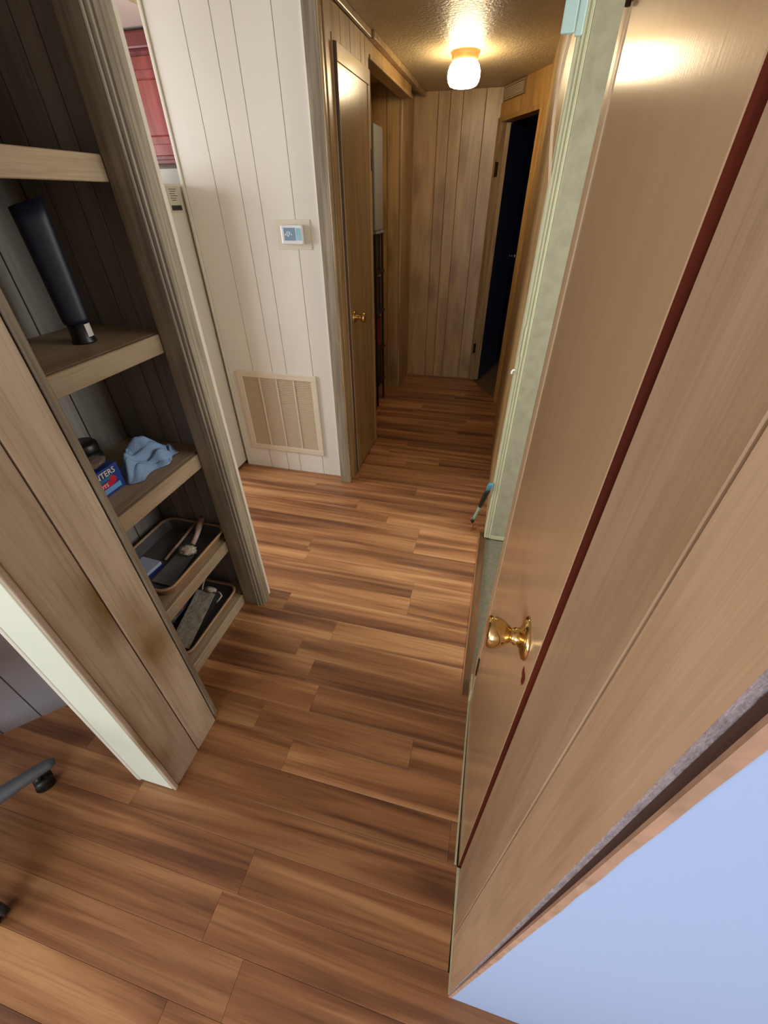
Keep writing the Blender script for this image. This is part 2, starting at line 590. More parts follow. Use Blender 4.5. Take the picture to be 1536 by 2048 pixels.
wall_with_window('wall_rear', 'y', -2.8, 0.1, -3.6, 2.3, -1.95, 0.45, 0.65, 2.02, 'roomwall', 'pale living room wall with a wide window behind the viewer')
wall_with_window('wall_living_left', 'x', -3.68, 0.1, -2.7, -0.2, -2.15, -0.55, 0.8, 2.0, 'roomwall', 'pale living room wall with an added window at the left')
wall_with_window('wall_far_left', 'x', -3.68, 0.1, -0.2, 3.4, 0.65, 2.05, 0.9, 1.98, 'roomwall', 'pale outer kitchen wall with a window at far left')
for nm, lab, a, b, ax in (('window_1', 'white framed wide living room window behind the viewer', (-1.95, -2.76, 0.65), (0.45, -2.72, 2.02), 'y'),
                          ('window_2', 'white framed kitchen window in the far left wall', (-3.65, 0.65, 0.9), (-3.61, 2.05, 1.98), 'x'),
                          ('window_3', 'white framed window added in the left living room wall for light', (-3.65, -2.15, 0.8), (-3.61, -0.55, 2.0), 'x'),
                          ('window_4', 'white framed window added in the carpeted side room for light', (1.70, 0.80, 0.90), (1.74, 1.70, 2.0), 'x')):
    r = empty(nm, ((a[0] + b[0]) / 2, (a[1] + b[1]) / 2, a[2]))
    struct(r, lab, 'window')
    t = 0.05
    bm = bmesh.new()
    if ax == 'y':
        add_box(bm, a, (b[0], b[1], a[2] + t)); add_box(bm, (a[0], a[1], b[2] - t), b)
        add_box(bm, (a[0], a[1], a[2] + t), (a[0] + t, b[1], b[2] - t)); add_box(bm, (b[0] - t, a[1], a[2] + t), (b[0], b[1], b[2] - t))
        mid = (a[0] + b[0]) / 2
        add_box(bm, (mid - t / 2, a[1], a[2] + t), (mid + t / 2, b[1], b[2] - t))
    else:
        add_box(bm, a, (b[0], b[1], a[2] + t)); add_box(bm, (a[0], a[1], b[2] - t), b)
        add_box(bm, (a[0], a[1], a[2] + t), (b[0], a[1] + t, b[2] - t)); add_box(bm, (a[0], b[1] - t, a[2] + t), (b[0], b[1], b[2] - t))
        mid = (a[1] + b[1]) / 2
        add_box(bm, (a[0], mid - t / 2, a[2] + t), (b[0], mid + t / 2, b[2] - t))
    finish('window_frame', bm, 'glassbar', r)
    settle(r)
struct(box('wall_far_right', (2.3, -2.8, -0.06), (2.38, 6.2, CEIL), 'roomwall'), 'pale outer wall of the right hand rooms', 'wall')


# ================================================================== PANELED WALLS
def boards_y(parent, xf, depth, ys, z0, z1, mat, gap=0.004, bevel=0.0012, name='panel_board'):
    """boards whose face lies at x=xf; depth is signed towards the wall's inside"""
    for a, b in zip(ys, ys[1:]):
        box(name, (min(xf, xf + depth), a + gap / 2, z0), (max(xf, xf + depth), b - gap / 2, z1), mat, parent, bevel)


def boards_x(parent, yf, depth, xs, z0, z1, mat, gap=0.004, bevel=0.0012, name='panel_board'):
    for a, b in zip(xs, xs[1:]):
        box(name, (a + gap / 2, min(yf, yf + depth), z0), (b - gap / 2, max(yf, yf + depth), z1), mat, parent, bevel)


# --- near right: sky-tinted wall facing the camera, and the paneled wall round its corner
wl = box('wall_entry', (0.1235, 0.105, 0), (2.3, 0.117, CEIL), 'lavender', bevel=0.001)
struct(wl, 'smooth white wall at lower right with blue sky light in its colour', 'wall')
bm = bmesh.new()
N = 40
for i in range(N):
    za, zb = CEIL * i / N, CEIL * (i + 1) / N
    w0 = -0.002 + 0.003 * za / 1.4 + 0.0022 * noise.noise((za * 31, 0, 0)) * min(1, za * 3)
    w1 = -0.002 + 0.003 * zb / 1.4 + 0.0022 * noise.noise((zb * 31, 0, 0)) * min(1, zb * 3)
    x0 = 0.1178
    v = [bm.verts.new(p) for p in ((x0, 0.1048, za), (0.1236 + max(0, w0), 0.1042, za), (0.1236 + max(0, w1), 0.1042, zb), (x0, 0.1048, zb),
                                   (x0 + .0012, 0.1085, za), (0.1236, 0.1085, za), (0.1236, 0.1085, zb), (x0 + .0012, 0.1085, zb))]
    for f in ((0, 1, 2, 3), (0, 3, 7, 4), (4, 7, 6, 5), (1, 5, 6, 2), (0, 4, 5, 1), (3, 2, 6, 7)):
        bm.faces.new([v[j] for j in f])
tp = finish('torn_edge', bm, 'torn', wl)
tp['label'] = 'brown torn drywall paper edge'
g_ = box('gap_shade_strip', (0.1220, 0.1086, 0.0), (0.1234, 0.1172, CEIL), 'gapshade', wl)  # dark strip painted in where only shade would show
g_['label'] = 'dark strip painted as the shaded gap between wall and panel sheet'

wr = prism('wall_right', [(0.128, 0.118), (0.128, 0.93), (0.22, 0.93), (0.22, 0.118)], 0, CEIL, 'gapshade')
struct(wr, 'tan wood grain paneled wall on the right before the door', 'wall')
# panel sheet with one groove; its near edge leans back from the corner towards the top
zt = CEIL


def lean_board(y0b, y0t, y1b, y1t, name, mat, x0=0.1176, x1=0.127, z0=0.012):
    bm = bmesh.new()
    n = 12
    rows = []
    for i in range(n + 1):
        t = i / n
        z = z0 + (zt - z0) * t
        ya, yb = y0b + (y0t - y0b) * t, y1b + (y1t - y1b) * t
        rows.append([bm.verts.new(p) for p in ((x0, ya + .001, z), (x0, yb - .001, z), (x1, yb, z), (x1, ya, z), (x0 + .001, ya, z))])
    for a, b in zip(rows, rows[1:]):
        for k in range(5):
            j = (k + 1) % 5
            bm.faces.new((a[k], a[j], b[j], b[k]))
    bm.faces.new(rows[0][::-1])
    bm.faces.new(rows[-1])
    return finish(name, bm, mat, wr)


lean_board(0.1085, 0.125, 0.205, 0.192, 'panel_board', 'tanpanel')
lean_board(0.2085, 0.1955, 0.335, 0.3335, 'panel_board', 'tanpanel')
e_ = lean_board(0.1077, 0.1245, 0.1084, 0.1249, 'panel_edge', 'tornedge', x0=0.1174, x1=0.1232)
e_['label'] = 'rough lilac grey raw edge of the panel sheet'
# pale base strip along the floor
bm = bmesh.new()
add_prism(bm, [(0.1165, 0.108), (0.1195, 0.108), (0.1195, 0.345), (0.1115, 0.345), (0.1115, 0.335)], 0.0, 0.011)
bs = finish('baseboard_right', bm, 'creamtrim')
struct(bs, 'thin pale strip along the foot of the right paneled wall', 'baseboard')

# --- right door 1 : closed tan door standing proud of the panel, hinged at its far side
d1 = empty('door_1', (0.115, 0.6, 0.0))
struct(d1, 'closed tan flush door with brass knob on the right wall', 'door')
DY0, DY1 = 0.3500, 0.828
bm = bmesh.new()
rows = []
for yy, xx in ((DY0, 0.1095), (DY1, 0.1045)):
    rows.append((xx, yy))
x_a, x_b = 0.1136, 0.1050
add_prism(bm, [(x_a, DY0), (0.128, DY0), (0.128, DY1), (x_b, DY1)], 0.012, 2.03)
finish('door_slab', bm, 'tandoor', d1)
bm = bmesh.new()
add_prism(bm, [(x_a + 0.0012, DY0 - 0.0012), (0.1275, DY0 - 0.0012), (0.1275, DY0), (x_a + 0.0012, DY0)], 0.012, 2.03)
r_ = finish('door_edge', bm, 'redwood', d1)
r_['label'] = 'bare reddish brown door edge'
# chipped latch mark below the knob
bm = bmesh.new()
for dy, dz, s in ((0.368, 0.940, .006), (0.379, 0.938, .006), (0.372, 0.928, .005)):
    add_box(bm, (0.1122, dy - s, dz - s * 1.3), (0.1138, dy + s, dz + s * 1.3), 0.0008)
r_ = finish('chipped_mark', bm, 'redwood', d1)
r_['label'] = 'small reddish chip in the paint'
# brass knob
kn = lathe('knob', [(0.0, 0.0), (0.0125, 0.0), (0.0125, 0.006), (0.0135, 0.010), (0.0135, 0.014), (0.0115, 0.016), (0.0110, 0.020), (0.0135, 0.022),
                    (0.0180, 0.027), (0.0225, 0.034), (0.0245, 0.042), (0.0250, 0.049), (0.0240, 0.0525), (0.0215, 0.0545), (0.0, 0.0550)],
           (0.1082, 0.418, 0.968), (-1, 0, 0), 'brass', d1, 32)
lathe('rosette', [(0.0, 0.0), (0.033, 0.0), (0.0335, 0.0015), (0.031, 0.005), (0.026, 0.0075), (0.017, 0.0095), (0.0135, 0.013), (0.0, 0.013)],
      (0.1125, 0.418, 0.968), (-1, 0, 0), 'brass', kn, 32)
# hinge near the top on the far edge
hg = box('hinge', (0.1010, 0.823, 1.690), (0.1065, 0.836, 1.780), 'darkmetal', d1, 0.001)
tube('hinge_pin', [(0.1000, 0.8315, 1.686), (0.1000, 0.8315, 1.784)], 0.0035, 'darkmetal', hg, 8)
hg2 = box('hinge', (0.1010, 0.823, 0.20), (0.1065, 0.836, 0.29), 'darkmetal', d1, 0.001)
settle(d1)
struct(prism('baseboard_right', [(0.1035, 0.352), (0.1085, 0.352), (0.104, 0.905), (0.0985, 0.905)], 0.0, 0.010, 'creamtrim'),
       'thin pale strip along the floor under the tan door', 'baseboard')

# --- trim between door 1 and the right doorway
t1 = empty('trim_1', (0.11, 0.88, 0))
struct(t1, 'rounded tan trim between the tan door and right doorway', 'trim')
bm = bmesh.new()
pts = [(0.128, 0.832), (0.1035, 0.832)]
for k in range(7):
    a = math.pi * (1 - k / 6) + 0
    pts.append((0.1035 + 0.006 * (1 - math.cos(math.pi / 2 * k / 6)) - 0.0035 * math.sin(math.pi * k / 6), 0.834 + 0.088 * k / 6))
pts += [(0.128, 0.922)]
add_prism(bm, pts, 0.0, CEIL)
finish('trim_board', bm, 'tantrim', t1)
box('latch_plate', (0.1020, 0.868, 0.085), (0.1045, 0.892, 0.150), 'darkmetal', t1, 0.0006)
bm = bmesh.new()
add_box(bm, (0.0985, 0.838, 0.0), (0.106, 0.910, 0.075), 0.003, 2)
finish('plinth_block', bm, 'creamtrim', t1)
settle(t1)

# --- right doorway header, threshold, far jamb
struct(box('wall_right', (0.112, 0.93, 2.02), (0.22, 1.80, CEIL), 'tanpanel'), 'panel strip above the open right doorway', 'wall')
th = empty('trim_2', (0.09, 1.35, 0))
struct(th, 'walnut threshold strip across the right doorway floor', 'trim')
bm = bmesh.new()
add_prism(bm, [(0.074, 0.86), (0.108, 0.86), (0.110, 1.84), (0.077, 1.84)], -0.004, 0.006)
finish('strip', bm, 'walnut', th)
bm = bmesh.new()
add_prism(bm, [(0.069, 0.86), (0.074, 0.86), (0.077, 1.84), (0.0725, 1.84)], -0.004, 0.004)
finish('strip_edge', bm, 'walnutedge', th)
settle(th)
t3 = empty('trim_3', (0.13, 1.83, 0))
struct(t3, 'cream fluted casing on the far side of right doorway', 'trim')
# casing edge with flutes, seen end on
fl = [(0.1005, 1.800), (0.1030, 1.7905), (0.1075, 1.7885), (0.1095, 1.7925), (0.1125, 1.7925), (0.1145, 1.7885), (0.1190, 1.7885), (0.1210, 1.7925),
      (0.1235, 1.7925), (0.1255, 1.788), (0.1315, 1.788), (0.1335, 1.7925), (0.1335, 1.83), (0.1005, 1.87)]
prism('casing', fl, 0.012, CEIL, 'creamtrim', t3)
box('jamb_board', (0.1345, 1.7965, 0.03), (0.30, 1.83, 2.02), 'jamb', t3, 0.001)
box('jamb_foot', (0.1345, 1.794, 0.004), (0.30, 1.83, 0.029), 'creamtrim', t3, 0.001)
# small latch hooks on the casing
bm = bmesh.new()
add_tube(bm, [(0.1005, 1.7905, 0.93), (0.093, 1.789, 0.93), (0.089, 1.787, 0.925), (0.089, 1.787, 0.915)], 0.0035, 8)
finish('hook', bm, 'plastic', t3)
box('latch_bar', (0.1105, 1.783, 0.985), (0.1165, 1.7885, 1.10), 'creamtrim', t3, 0.001)
settle(t3)
# pale blue padded strip over the head of the casing
pb = empty('blue_foam_strip', (0.1, 1.78, 1.86))
tag(pb, 'pale blue strip wrapped over the top of cream casing', 'strip')
for x0, x1 in ((0.0555, 0.0915), (0.0925, 0.1130)):
    bm = bmesh.new()
    add_box(bm, (x0, 1.772, 1.858 if x0 < .07 else 1.852), (x1, 1.786, 2.10), 0.004, 2)
    finish('foam_half', bm, 'blueblock', pb)
settle(pb)
# sprung cover strip beside the casing head with a dark gap behind it
bm = bmesh.new()
prev = None
for i in range(13):
    t = i / 12
    z = 1.52 + 0.34 * t
    bow = 0.028 * math.sin(math.pi * t * 0.75)
    xa = 0.0995 - bow
    row = [bm.verts.new(p) for p in ((xa, 1.795, z), (xa + 0.009, 1.7925, z), (xa + 0.009, 1.797, z), (xa, 1.80, z))]
    if prev:
        for k in range(4):
            j = (k + 1) % 4
            bm.faces.new((prev[k], prev[j], row[j], row[k]))
    else:
        bm.faces.new(row[::-1])
    prev = row
bm.faces.new(prev)
tr4 = finish('trim_4', bm, 'tantrim')
struct(tr4, 'thin cover strip bowing off the cream casing near ceiling', 'trim')

# small room through the right doorway
struct(box('wall_room_side', (0.22, 0.55, 0), (1.75, 0.62, CEIL), 'roomwall'), 'wall of the carpeted side room behind the tan door', 'wall')
wall_with_window('wall_room_back', 'x', 1.68, 0.07, 0.62, 1.80, 0.80, 1.70, 0.9, 2.0, 'roomwall', 'outer wall of the carpeted side room with an added window')
struct(box('wall_room_far', (0.30, 1.80, 0), (1.75, 1.87, CEIL), 'roomwall'), 'far wall of the carpeted side room', 'wall')

# --- right hall wall beyond the doorway
wh = box('wall_right', (0.1085, 1.83, 0), (0.20, 3.70, CEIL), 'groove')
struct(wh, 'paneled right hall wall beyond the cream casing', 'wall')
boards_y(wh, 0.1015, 0.007, [1.875, 2.2, 2.3, 2.5, 2.62, 2.9, 3.02, 3.3, 3.45, 3.70], 0, CEIL, 'hall')

# --- angled wall with open dark doorway
def ap(t, d=0.0):
    return (A0.x + AU.x * t + AN.x * d, A0.y + AU.y * t + AN.y * d)


def aprism(name, t0, t1, d0, d1, z0, z1, mat, parent=None):
    return prism(name, [ap(t0, d0), ap(t1, d0), ap(t1, d1), ap(t0, d1)], z0, z1, mat, parent)


wa = aprism('wall_angled', -0.06, 0.66, 0.008, 0.09, 1.975, CEIL, 'hall')
struct(wa, 'amber wood strip of wall above the dark doorway', 'wall')
aprism('panel_board', -0.06, 0.30, 0.0, 0.008, 1.975, CEIL, 'orangetrim', wa)
aprism('panel_board', 0.304, 0.66, 0.0, 0.008, 1.975, 2.055, 'orangetrim', wa)
t5 = empty('trim_5', ap(0.02) + (0,))
struct(t5, 'amber casing round the dark doorway at hall end', 'trim')
aprism('casing', -0.05, 0.045, -0.012, 0.09, 0, 1.975, 'orangetrim', t5)
aprism('casing', 0.610, 0.67, -0.010, 0.09, 0, 1.975, 'halltrim', t5)
aprism('head_casing', 0.045, 0.610, -0.008, 0.09, 1.950, 1.975, 'orangetrim', t5)
settle(t5)
vt = empty('air_register', ap(0.45, -0.008) + (2.06,))
tag(vt, 'tan louvered air register above the dark doorway', 'vent')
aprism('register_frame', 0.300, 0.318, -0.010, 0.002, 2.060, 2.136, 'halltrim', vt)
aprism('register_frame', 0.602, 0.620, -0.010, 0.002, 2.060, 2.136, 'halltrim', vt)
aprism('register_frame', 0.318, 0.602, -0.010, 0.002, 2.060, 2.070, 'halltrim', vt)
aprism('register_frame', 0.318, 0.602, -0.010, 0.002, 2.126, 2.136, 'halltrim', vt)
aprism('register_back', 0.318, 0.602, 0.002, 0.005, 2.070, 2.126, 'louver', vt)
for k in range(7):
    z = 2.0735 + k * 0.0075
    aprism('slat', 0.318, 0.602, -0.006, 0.002, z, z + 0.0035, 'louver', vt)
settle(vt)
# open door leaf swung into the dark room
d3 = empty('door_3', ap(0.57, 0.05) + (0,))
struct(d3, 'dark blue door standing open into the unlit room', 'door')
hp = Vector(ap(0.590, 0.030))
ld = Vector((0.26, 0.966)).normalized()
ln = Vector((ld.y, -ld.x))


def lp(s, d):
    p = hp + ld * s + ln * d
    return (p.x, p.y)


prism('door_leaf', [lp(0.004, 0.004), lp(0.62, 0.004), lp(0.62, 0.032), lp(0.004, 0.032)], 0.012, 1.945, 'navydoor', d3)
r_ = prism('leaf_edge', [lp(0.0, 0.0), lp(0.004, 0.0), lp(0.004, 0.034), lp(0.0, 0.034)], 0.012, 1.945, 'halltrim', d3)
r_['label'] = 'pale tan hinge edge of the leaf'
for z in (0.27, 1.63):
    hh = prism('hinge', [ap(0.6090, -0.012), ap(0.6090, 0.012), ap(0.620, 0.012), ap(0.620, -0.012)], z, z + 0.09, 'darkmetal', d3)
    c = ap(0.6080, -0.010)
    tube('hinge_pin', [(c[0], c[1], z - 0.004), (c[0], c[1], z + 0.094)], 0.004, 'darkmetal', hh, 8)
kp = lp(0.55, 0.032)
lathe('knob', [(0, 0), (0.03, 0), (0.03, 0.005), (0.012, 0.010), (0.011, 0.03), (0.022, 0.038), (0.026, 0.05), (0.02, 0.06), (0, 0.062)],
      (kp[0], kp[1], 1.05), (ln.x, ln.y, 0), 'steel', d3, 20)
settle(d3)
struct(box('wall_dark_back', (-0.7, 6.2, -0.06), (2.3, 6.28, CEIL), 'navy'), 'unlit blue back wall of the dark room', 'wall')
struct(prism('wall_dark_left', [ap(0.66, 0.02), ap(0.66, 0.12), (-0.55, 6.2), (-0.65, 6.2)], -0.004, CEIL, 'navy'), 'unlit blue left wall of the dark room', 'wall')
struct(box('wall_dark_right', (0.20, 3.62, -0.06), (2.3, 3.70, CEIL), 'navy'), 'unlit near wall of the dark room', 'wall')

# --- back wall of hall
wb = box('wall_back', (-0.87, 4.349, 0), (-0.19, 4.42, CEIL), 'groove')
struct(wb, 'vertical wood paneling closing the end of the hall', 'wall')
boards_x(wb, 4.340, 0.009, [-0.865, -0.672, -0.580, -0.484, -0.316, -0.19], 0, CEIL, 'hall')

# ================================================================== LEFT SIDE
# --- pier : paneled return wall at near left
wp = box('wall_pier', (-0.905, 0.324, 0), (-0.790, 0.556, CEIL), 'groove')
struct(wp, 'pickled knotty wood pier at near left before the closet', 'wall')
boards_y(wp, -0.783, -0.007, [0.331, 0.442, 0.548], 0, CEIL, 'pickled')
bm = bmesh.new()
add_box(bm, (-0.7905, 0.3175, 0), (-0.778, 0.331, CEIL), 0.003, 2)
r_ = finish('corner_trim', bm, 'pickled', wp)
r_ = box('end_board', (-0.909, 0.3165, 0.006), (-0.7905, 0.324, CEIL), 'mint', wp, 0.0012)
r_['label'] = 'pale painted end face of the pier'
bm = bmesh.new()
add_box(bm, (-0.790, 0.5495, 0.03), (-0.7775, 0.566, CEIL), 0.004, 3)
r_ = finish('rounded_edge', bm, 'casing', wp)
r_ = box('side_trim', (-0.926, 0.314, 0.0), (-0.909, 0.332, CEIL), 'whitetrim', wp, 0.003, 2)
box('return_board', (-0.935, 0.556, 0), (-0.790, 0.564, CEIL), 'casing', wp, 0.001)

# --- angled nook wall left of the pier
NX0, NY0, NX1, NY1 = -1.62, 0.187, -1.255, 0.565
nd = Vector((NX1 - NX0, NY1 - NY0)).normalized()
nn_ = Vector((nd.y, -nd.x))


def npnt(s, d):
    return (NX0 + nd.x * s + nn_.x * d, NY0 + nd.y * s + nn_.y * d)


wn = prism('wall_nook', [npnt(-1.1, -0.05), npnt(0.52, -0.05), npnt(0.52, -0.008), npnt(-1.1, -0.008)], 0, CEIL, 'groove')  # unseen run beyond the nook is lengthened to shade the floor there
struct(wn, 'pale angled paneled wall behind the pier at far left', 'wall')
cuts = [-1.1, -0.85, -0.6, -0.35, -0.2, 0.075, 0.185, 0.30, 0.52]
for a, b in zip(cuts, cuts[1:]):
    prism('panel_board', [npnt(a + .002, -0.008), npnt(b - .002, -0.008), npnt(b - .002, 0), npnt(a + .002, 0)], 0, CEIL, 'nook', wn)
struct(box('wall_nook_side', (-3.6, npnt(-1.1, 0)[1] - 0.01, 0), (npnt(-1.1, 0)[0], npnt(-1.1, 0)[1] + 0.06, CEIL), 'roomwall'), 'plain wall joining the angled nook wall to the outer wall', 'wall')

# --- built-in shelf closet
CX, CB = -0.955, -1.29
cl = empty('shelf_closet', (-1.12, 0.85, 0))
tag(cl, 'built-in open closet with five wooden shelves at left', 'shelf')
box('back_panel', (CB - 0.05, 0.575, 0), (CB - 0.008, 1.13, CEIL), 'groove', cl)
for a, b in zip([0.575, 0.68, 0.80, 0.855, 0.98], [0.68, 0.80, 0.855, 0.98, 1.122]):
    box('panel_board', (CB - 0.008, a + 0.002, 0), (CB, b - 0.002, CEIL), 'closet', cl, 0.001)
for a, b in zip([-1.29, -1.21, -1.12, -1.06], [-1.21, -1.12, -1.06, -0.955]):
    box('panel_board', (a + 0.002, 1.122, 0), (b - 0.002, 1.130, CEIL), 'closet', cl, 0.001)
box('side_panel', (CB, 0.564, 0), (-0.936, 0.574, CEIL), 'closet', cl)
for zt_, zb_ in ((1.588, 1.537), (1.190, 1.137), (0.790, 0.735), (0.380, 0.328), (0.055, 0.0)):
    sh = box('shelf', (CB, 0.575, zt_ - 0.02), (CX - 0.018, 1.121, zt_), 'shelf', cl, 0.001)
    box('front_strip', (CX - 0.018, 0.575, zb_), (CX, 1.0675, zt_), 'shelf', sh, 0.002)
settle(cl)

# --- closet casing (far side of the closet opening)
t6 = empty('trim_6', (-0.9, 1.09, 0))
struct(t6, 'grey fluted casing between the closet and kitchen opening', 'trim')
box('jamb_board', (-0.957, 1.0685, 0), (-0.8925, 1.1215, CEIL), 'casing', t6, 0.002)
fl = [(-0.8920, 1.1215), (-0.8920, 1.0660), (-0.8880, 1.0640), (-0.8845, 1.0655), (-0.8830, 1.0715), (-0.8800, 1.0725), (-0.8775, 1.0690), (-0.8735, 1.0700),
      (-0.8720, 1.0770), (-0.8690, 1.0780), (-0.8660, 1.0760), (-0.8625, 1.0800), (-0.8630, 1.0880), (-0.8600, 1.0900), (-0.8590, 1.0990),
      (-0.8620, 1.1020), (-0.8585, 1.1060), (-0.8585, 1.1230), (-0.8700, 1.1240)]
prism('casing', fl, 0, CEIL, 'casing', t6)
settle(t6)
struct(box('wall_closet_side', (-1.50, 1.130, 0), (-0.870, 1.152, CEIL), 'roomwall'), 'thin wall between the closet and kitchen', 'wall')

# --- white paneled wall with thermostat and grille
wk = box('wall_kitchen', (-1.572, 2.229, 0), (-0.858, 2.32, CEIL), 'groovewhite')
struct(wk, 'white painted grooved panel wall with thermostat and return grille', 'wall')
boards_x(wk, 2.220, 0.009, [-1.560, -1.392, -1.263, -1.170, -1.002, -0.884], 0, CEIL, 'white', gap=0.0028, bevel=0.0008)
box('corner_bead', (-1.576, 2.214, 0), (-1.560, 2.32, CEIL), 'whitetrim', wk, 0.003, 2)
box('corner_bead', (-0.884, 2.213, 0), (-0.8575, 2.229, CEIL), 'whitetrim', wk, 0.003, 2)

# --- corner post of the hall
t7 = empty('trim_7', (-0.82, 2.24, 0))
struct(t7, 'taupe wood corner post beside the white thermostat wall', 'trim')
bm = bmesh.new()
add_box(bm, (-0.857, 2.155, 0), (-0.797, 2.212, CEIL), 0.002)
finish('post', bm, 'casing', t7)
box('edge_bead', (-0.797, 2.153, 0), (-0.786, 2.175, CEIL), 'halltrim', t7, 0.003, 2)
box('side_board', (-0.8575, 2.2125, 0), (-0.792, 2.283, CEIL), 'halltrim', t7, 0.002)
box('door_stop', (-0.830, 2.2835, 0), (-0.788, 2.292, 2.02), 'halltrim', t7, 0.002)
settle(t7)

# --- left hall door
d2 = empty('door_2', (-0.79, 2.53, 0))
struct(d2, 'narrow tan door with brass knob on the left hall wall', 'door')
box('door_slab', (-0.807, 2.296, 0.02), (-0.7785, 2.772, 1.998), 'olivedoor', d2, 0.002)
r_ = box('door_edge', (-0.8065, 2.2935, 0.02), (-0.7775, 2.296, 1.998), 'darkedge', d2)
r_['label'] = 'dark brown latch edge'
box('top_rail', (-0.7790, 2.296, 1.942), (-0.7745, 2.772, 1.998), 'doorrail', d2, 0.0018)
box('edge_strip', (-0.7790, 2.296, 0.02), (-0.7755, 2.308, 1.9415), 'doorrail', d2, 0.0015)
box('edge_strip', (-0.7790, 2.735, 0.02), (-0.7755, 2.772, 1.9415), 'doorrail', d2, 0.0015)
kn2 = lathe('knob', [(0, 0), (0.012, 0), (0.012, 0.012), (0.010, 0.020), (0.012, 0.026), (0.021, 0.034), (0.025, 0.048), (0.023, 0.055), (0.0, 0.057)],
            (-0.7725, 2.372, 0.972), (1, 0, 0), 'brass', d2, 24)
lathe('rosette', [(0, 0), (0.031, 0), (0.031, 0.002), (0.024, 0.006), (0.012, 0.009), (0, 0.009)], (-0.7785, 2.372, 0.972), (1, 0, 0), 'brass', kn2, 24)
for z in (1.62, 0.25):
    box('hinge', (-0.7785, 2.768, z), (-0.7735, 2.780, z + 0.09), 'darkmetal', d2, 0.0008)
settle(d2)
# wall above the door, far jamb, ceiling trim
wlh = box('wall_left', (-0.87, 2.292, 2.004), (-0.804, 2.842, CEIL), 'groove')
struct(wlh, 'grooved wood strip above the left hall door', 'wall')
boards_y(wlh, -0.795, -0.009, [2.284, 2.41, 2.54, 2.70, 2.77, 2.842], 2.004, 2.112, 'hall')
t8 = empty('trim_8', (-0.80, 2.81, 0))
struct(t8, 'narrow wood casing past the left hall door', 'trim')
box('casing', (-0.850, 2.7815, 0), (-0.786, 2.822, 2.004), 'halltrim', t8, 0.003, 2)
box('casing', (-0.850, 2.8225, 0), (-0.795, 2.842, 2.05), 'halltrim', t8, 0.002)
settle(t8)
bm = bmesh.new()
add_box(bm, (-0.795, 2.284, 2.112), (-0.778, 2.842, CEIL), 0.004, 2)
add_box(bm, (-0.800, 2.842, 2.112), (-0.766, 4.33, CEIL), 0.004, 2)
struct(finish('trim_9', bm, 'halltrim'), 'light wood cove strip along the left hall ceiling', 'trim')
# header beam and alcove
hb = box('wall_left', (-0.875, 2.843, 2.052), (-0.801, 3.925, CEIL), 'hall')
struct(hb, 'brown header beam over the open left alcove', 'wall')
struct(box('trim_10', (-0.8005, 2.843, 2.046), (-0.789, 3.925, 2.062), 'halltrim', None, 0.003, 2), 'slim light bead under the alcove header beam', 'trim')
wal = box('wall_alcove', (-1.55, 3.939, 0), (-0.875, 4.0, CEIL), 'groove')
struct(wal, 'yellowish grooved wood panel at the back of left alcove', 'wall')
boards_x(wal, 3.930, 0.009, [-1.55, -1.42, -1.30, -1.19, -1.083, -0.978, -0.876], 0, CEIL, 'hall')
wal2 = box('wall_left', (-0.96, 3.96, 0), (-0.868, 4.42, CEIL), 'groove')
struct(wal2, 'plain wood return wall between alcove and hall end', 'wall')
box('panel_board', (-0.868, 3.946, 0), (-0.860, 4.339, CEIL), 'hall', wal2, 0.001)
box('corner_bead', (-0.877, 3.9235, 0), (-0.858, 3.946, CEIL), 'halltrim', wal2, 0.003, 2)
struct(box('wall_alcove_left', (-1.585, 2.325, 0), (-1.555, 4.0, CEIL), 'hall'), 'side wall of the left alcove behind the white wall', 'wall')
struct(box('wall_alcove_near', (-1.55, 2.845, 0), (-0.851, 2.87, CEIL), 'hall'), 'near side wall of the left alcove', 'wall')

# ================================================================== KITCHEN
struct(box('wall_kitchen_back', (-3.6, 2.84, 0), (-1.588, 2.92, CEIL), 'roomwall'), 'pale kitchen wall behind the white fridge', 'wall')
fr = empty('fridge', (-1.95, 2.4, 0))
tag(fr, 'off-white refrigerator standing beside the white panel wall', 'fridge')
box('body', (-2.30, 2.105, 0.02), (-1.592, 2.80, 1.563), 'fridge', fr, 0.008, 2)
box('door_seal', (-2.29, 2.095, 0.10), (-1.600, 2.105, 1.555), 'fridgeseal', fr)
for z0, z1 in ((0.08, 1.02), (1.03, 1.563)):
    dd = box('door', (-2.30, 2.045, z0), (-1.592, 2.095, z1), 'fridge', fr, 0.012, 3)
    tube('handle', [(-2.24, 2.044, z0 + 0.12), (-2.24, 2.010, z0 + 0.14), (-2.24, 2.010, z1 - 0.12), (-2.24, 2.044, z1 - 0.10)], 0.010, 'fridgeseal', dd, 8)
st = box('sticker', (-1.5925, 2.115, 1.452), (-1.5905, 2.205, 1.557), 'sticker', fr)
st['label'] = 'paper information sticker'
bm = bmesh.new()
for k in range(6):
    z = 1.545 - k * 0.0085
    add_box(bm, (-1.5907, 2.130 + 0.006 * (k % 2), z - 0.0022), (-1.5899, 2.185 - 0.008 * (k % 3), z))
finish('sticker_print', bm, 'ink', st)
box('sticker_band', (-1.5907, 2.122, 1.462), (-1.5899, 2.198, 1.482), 'ink', st)
settle(fr)
kc = empty('wall_cabinet', (-2.0, 2.6, 1.68))
tag(kc, 'cherry red wall cabinet above the white fridge', 'cabinet')
box('body', (-2.55, 2.52, 1.675), (-1.62, 2.835, 2.07), 'cherry', kc)
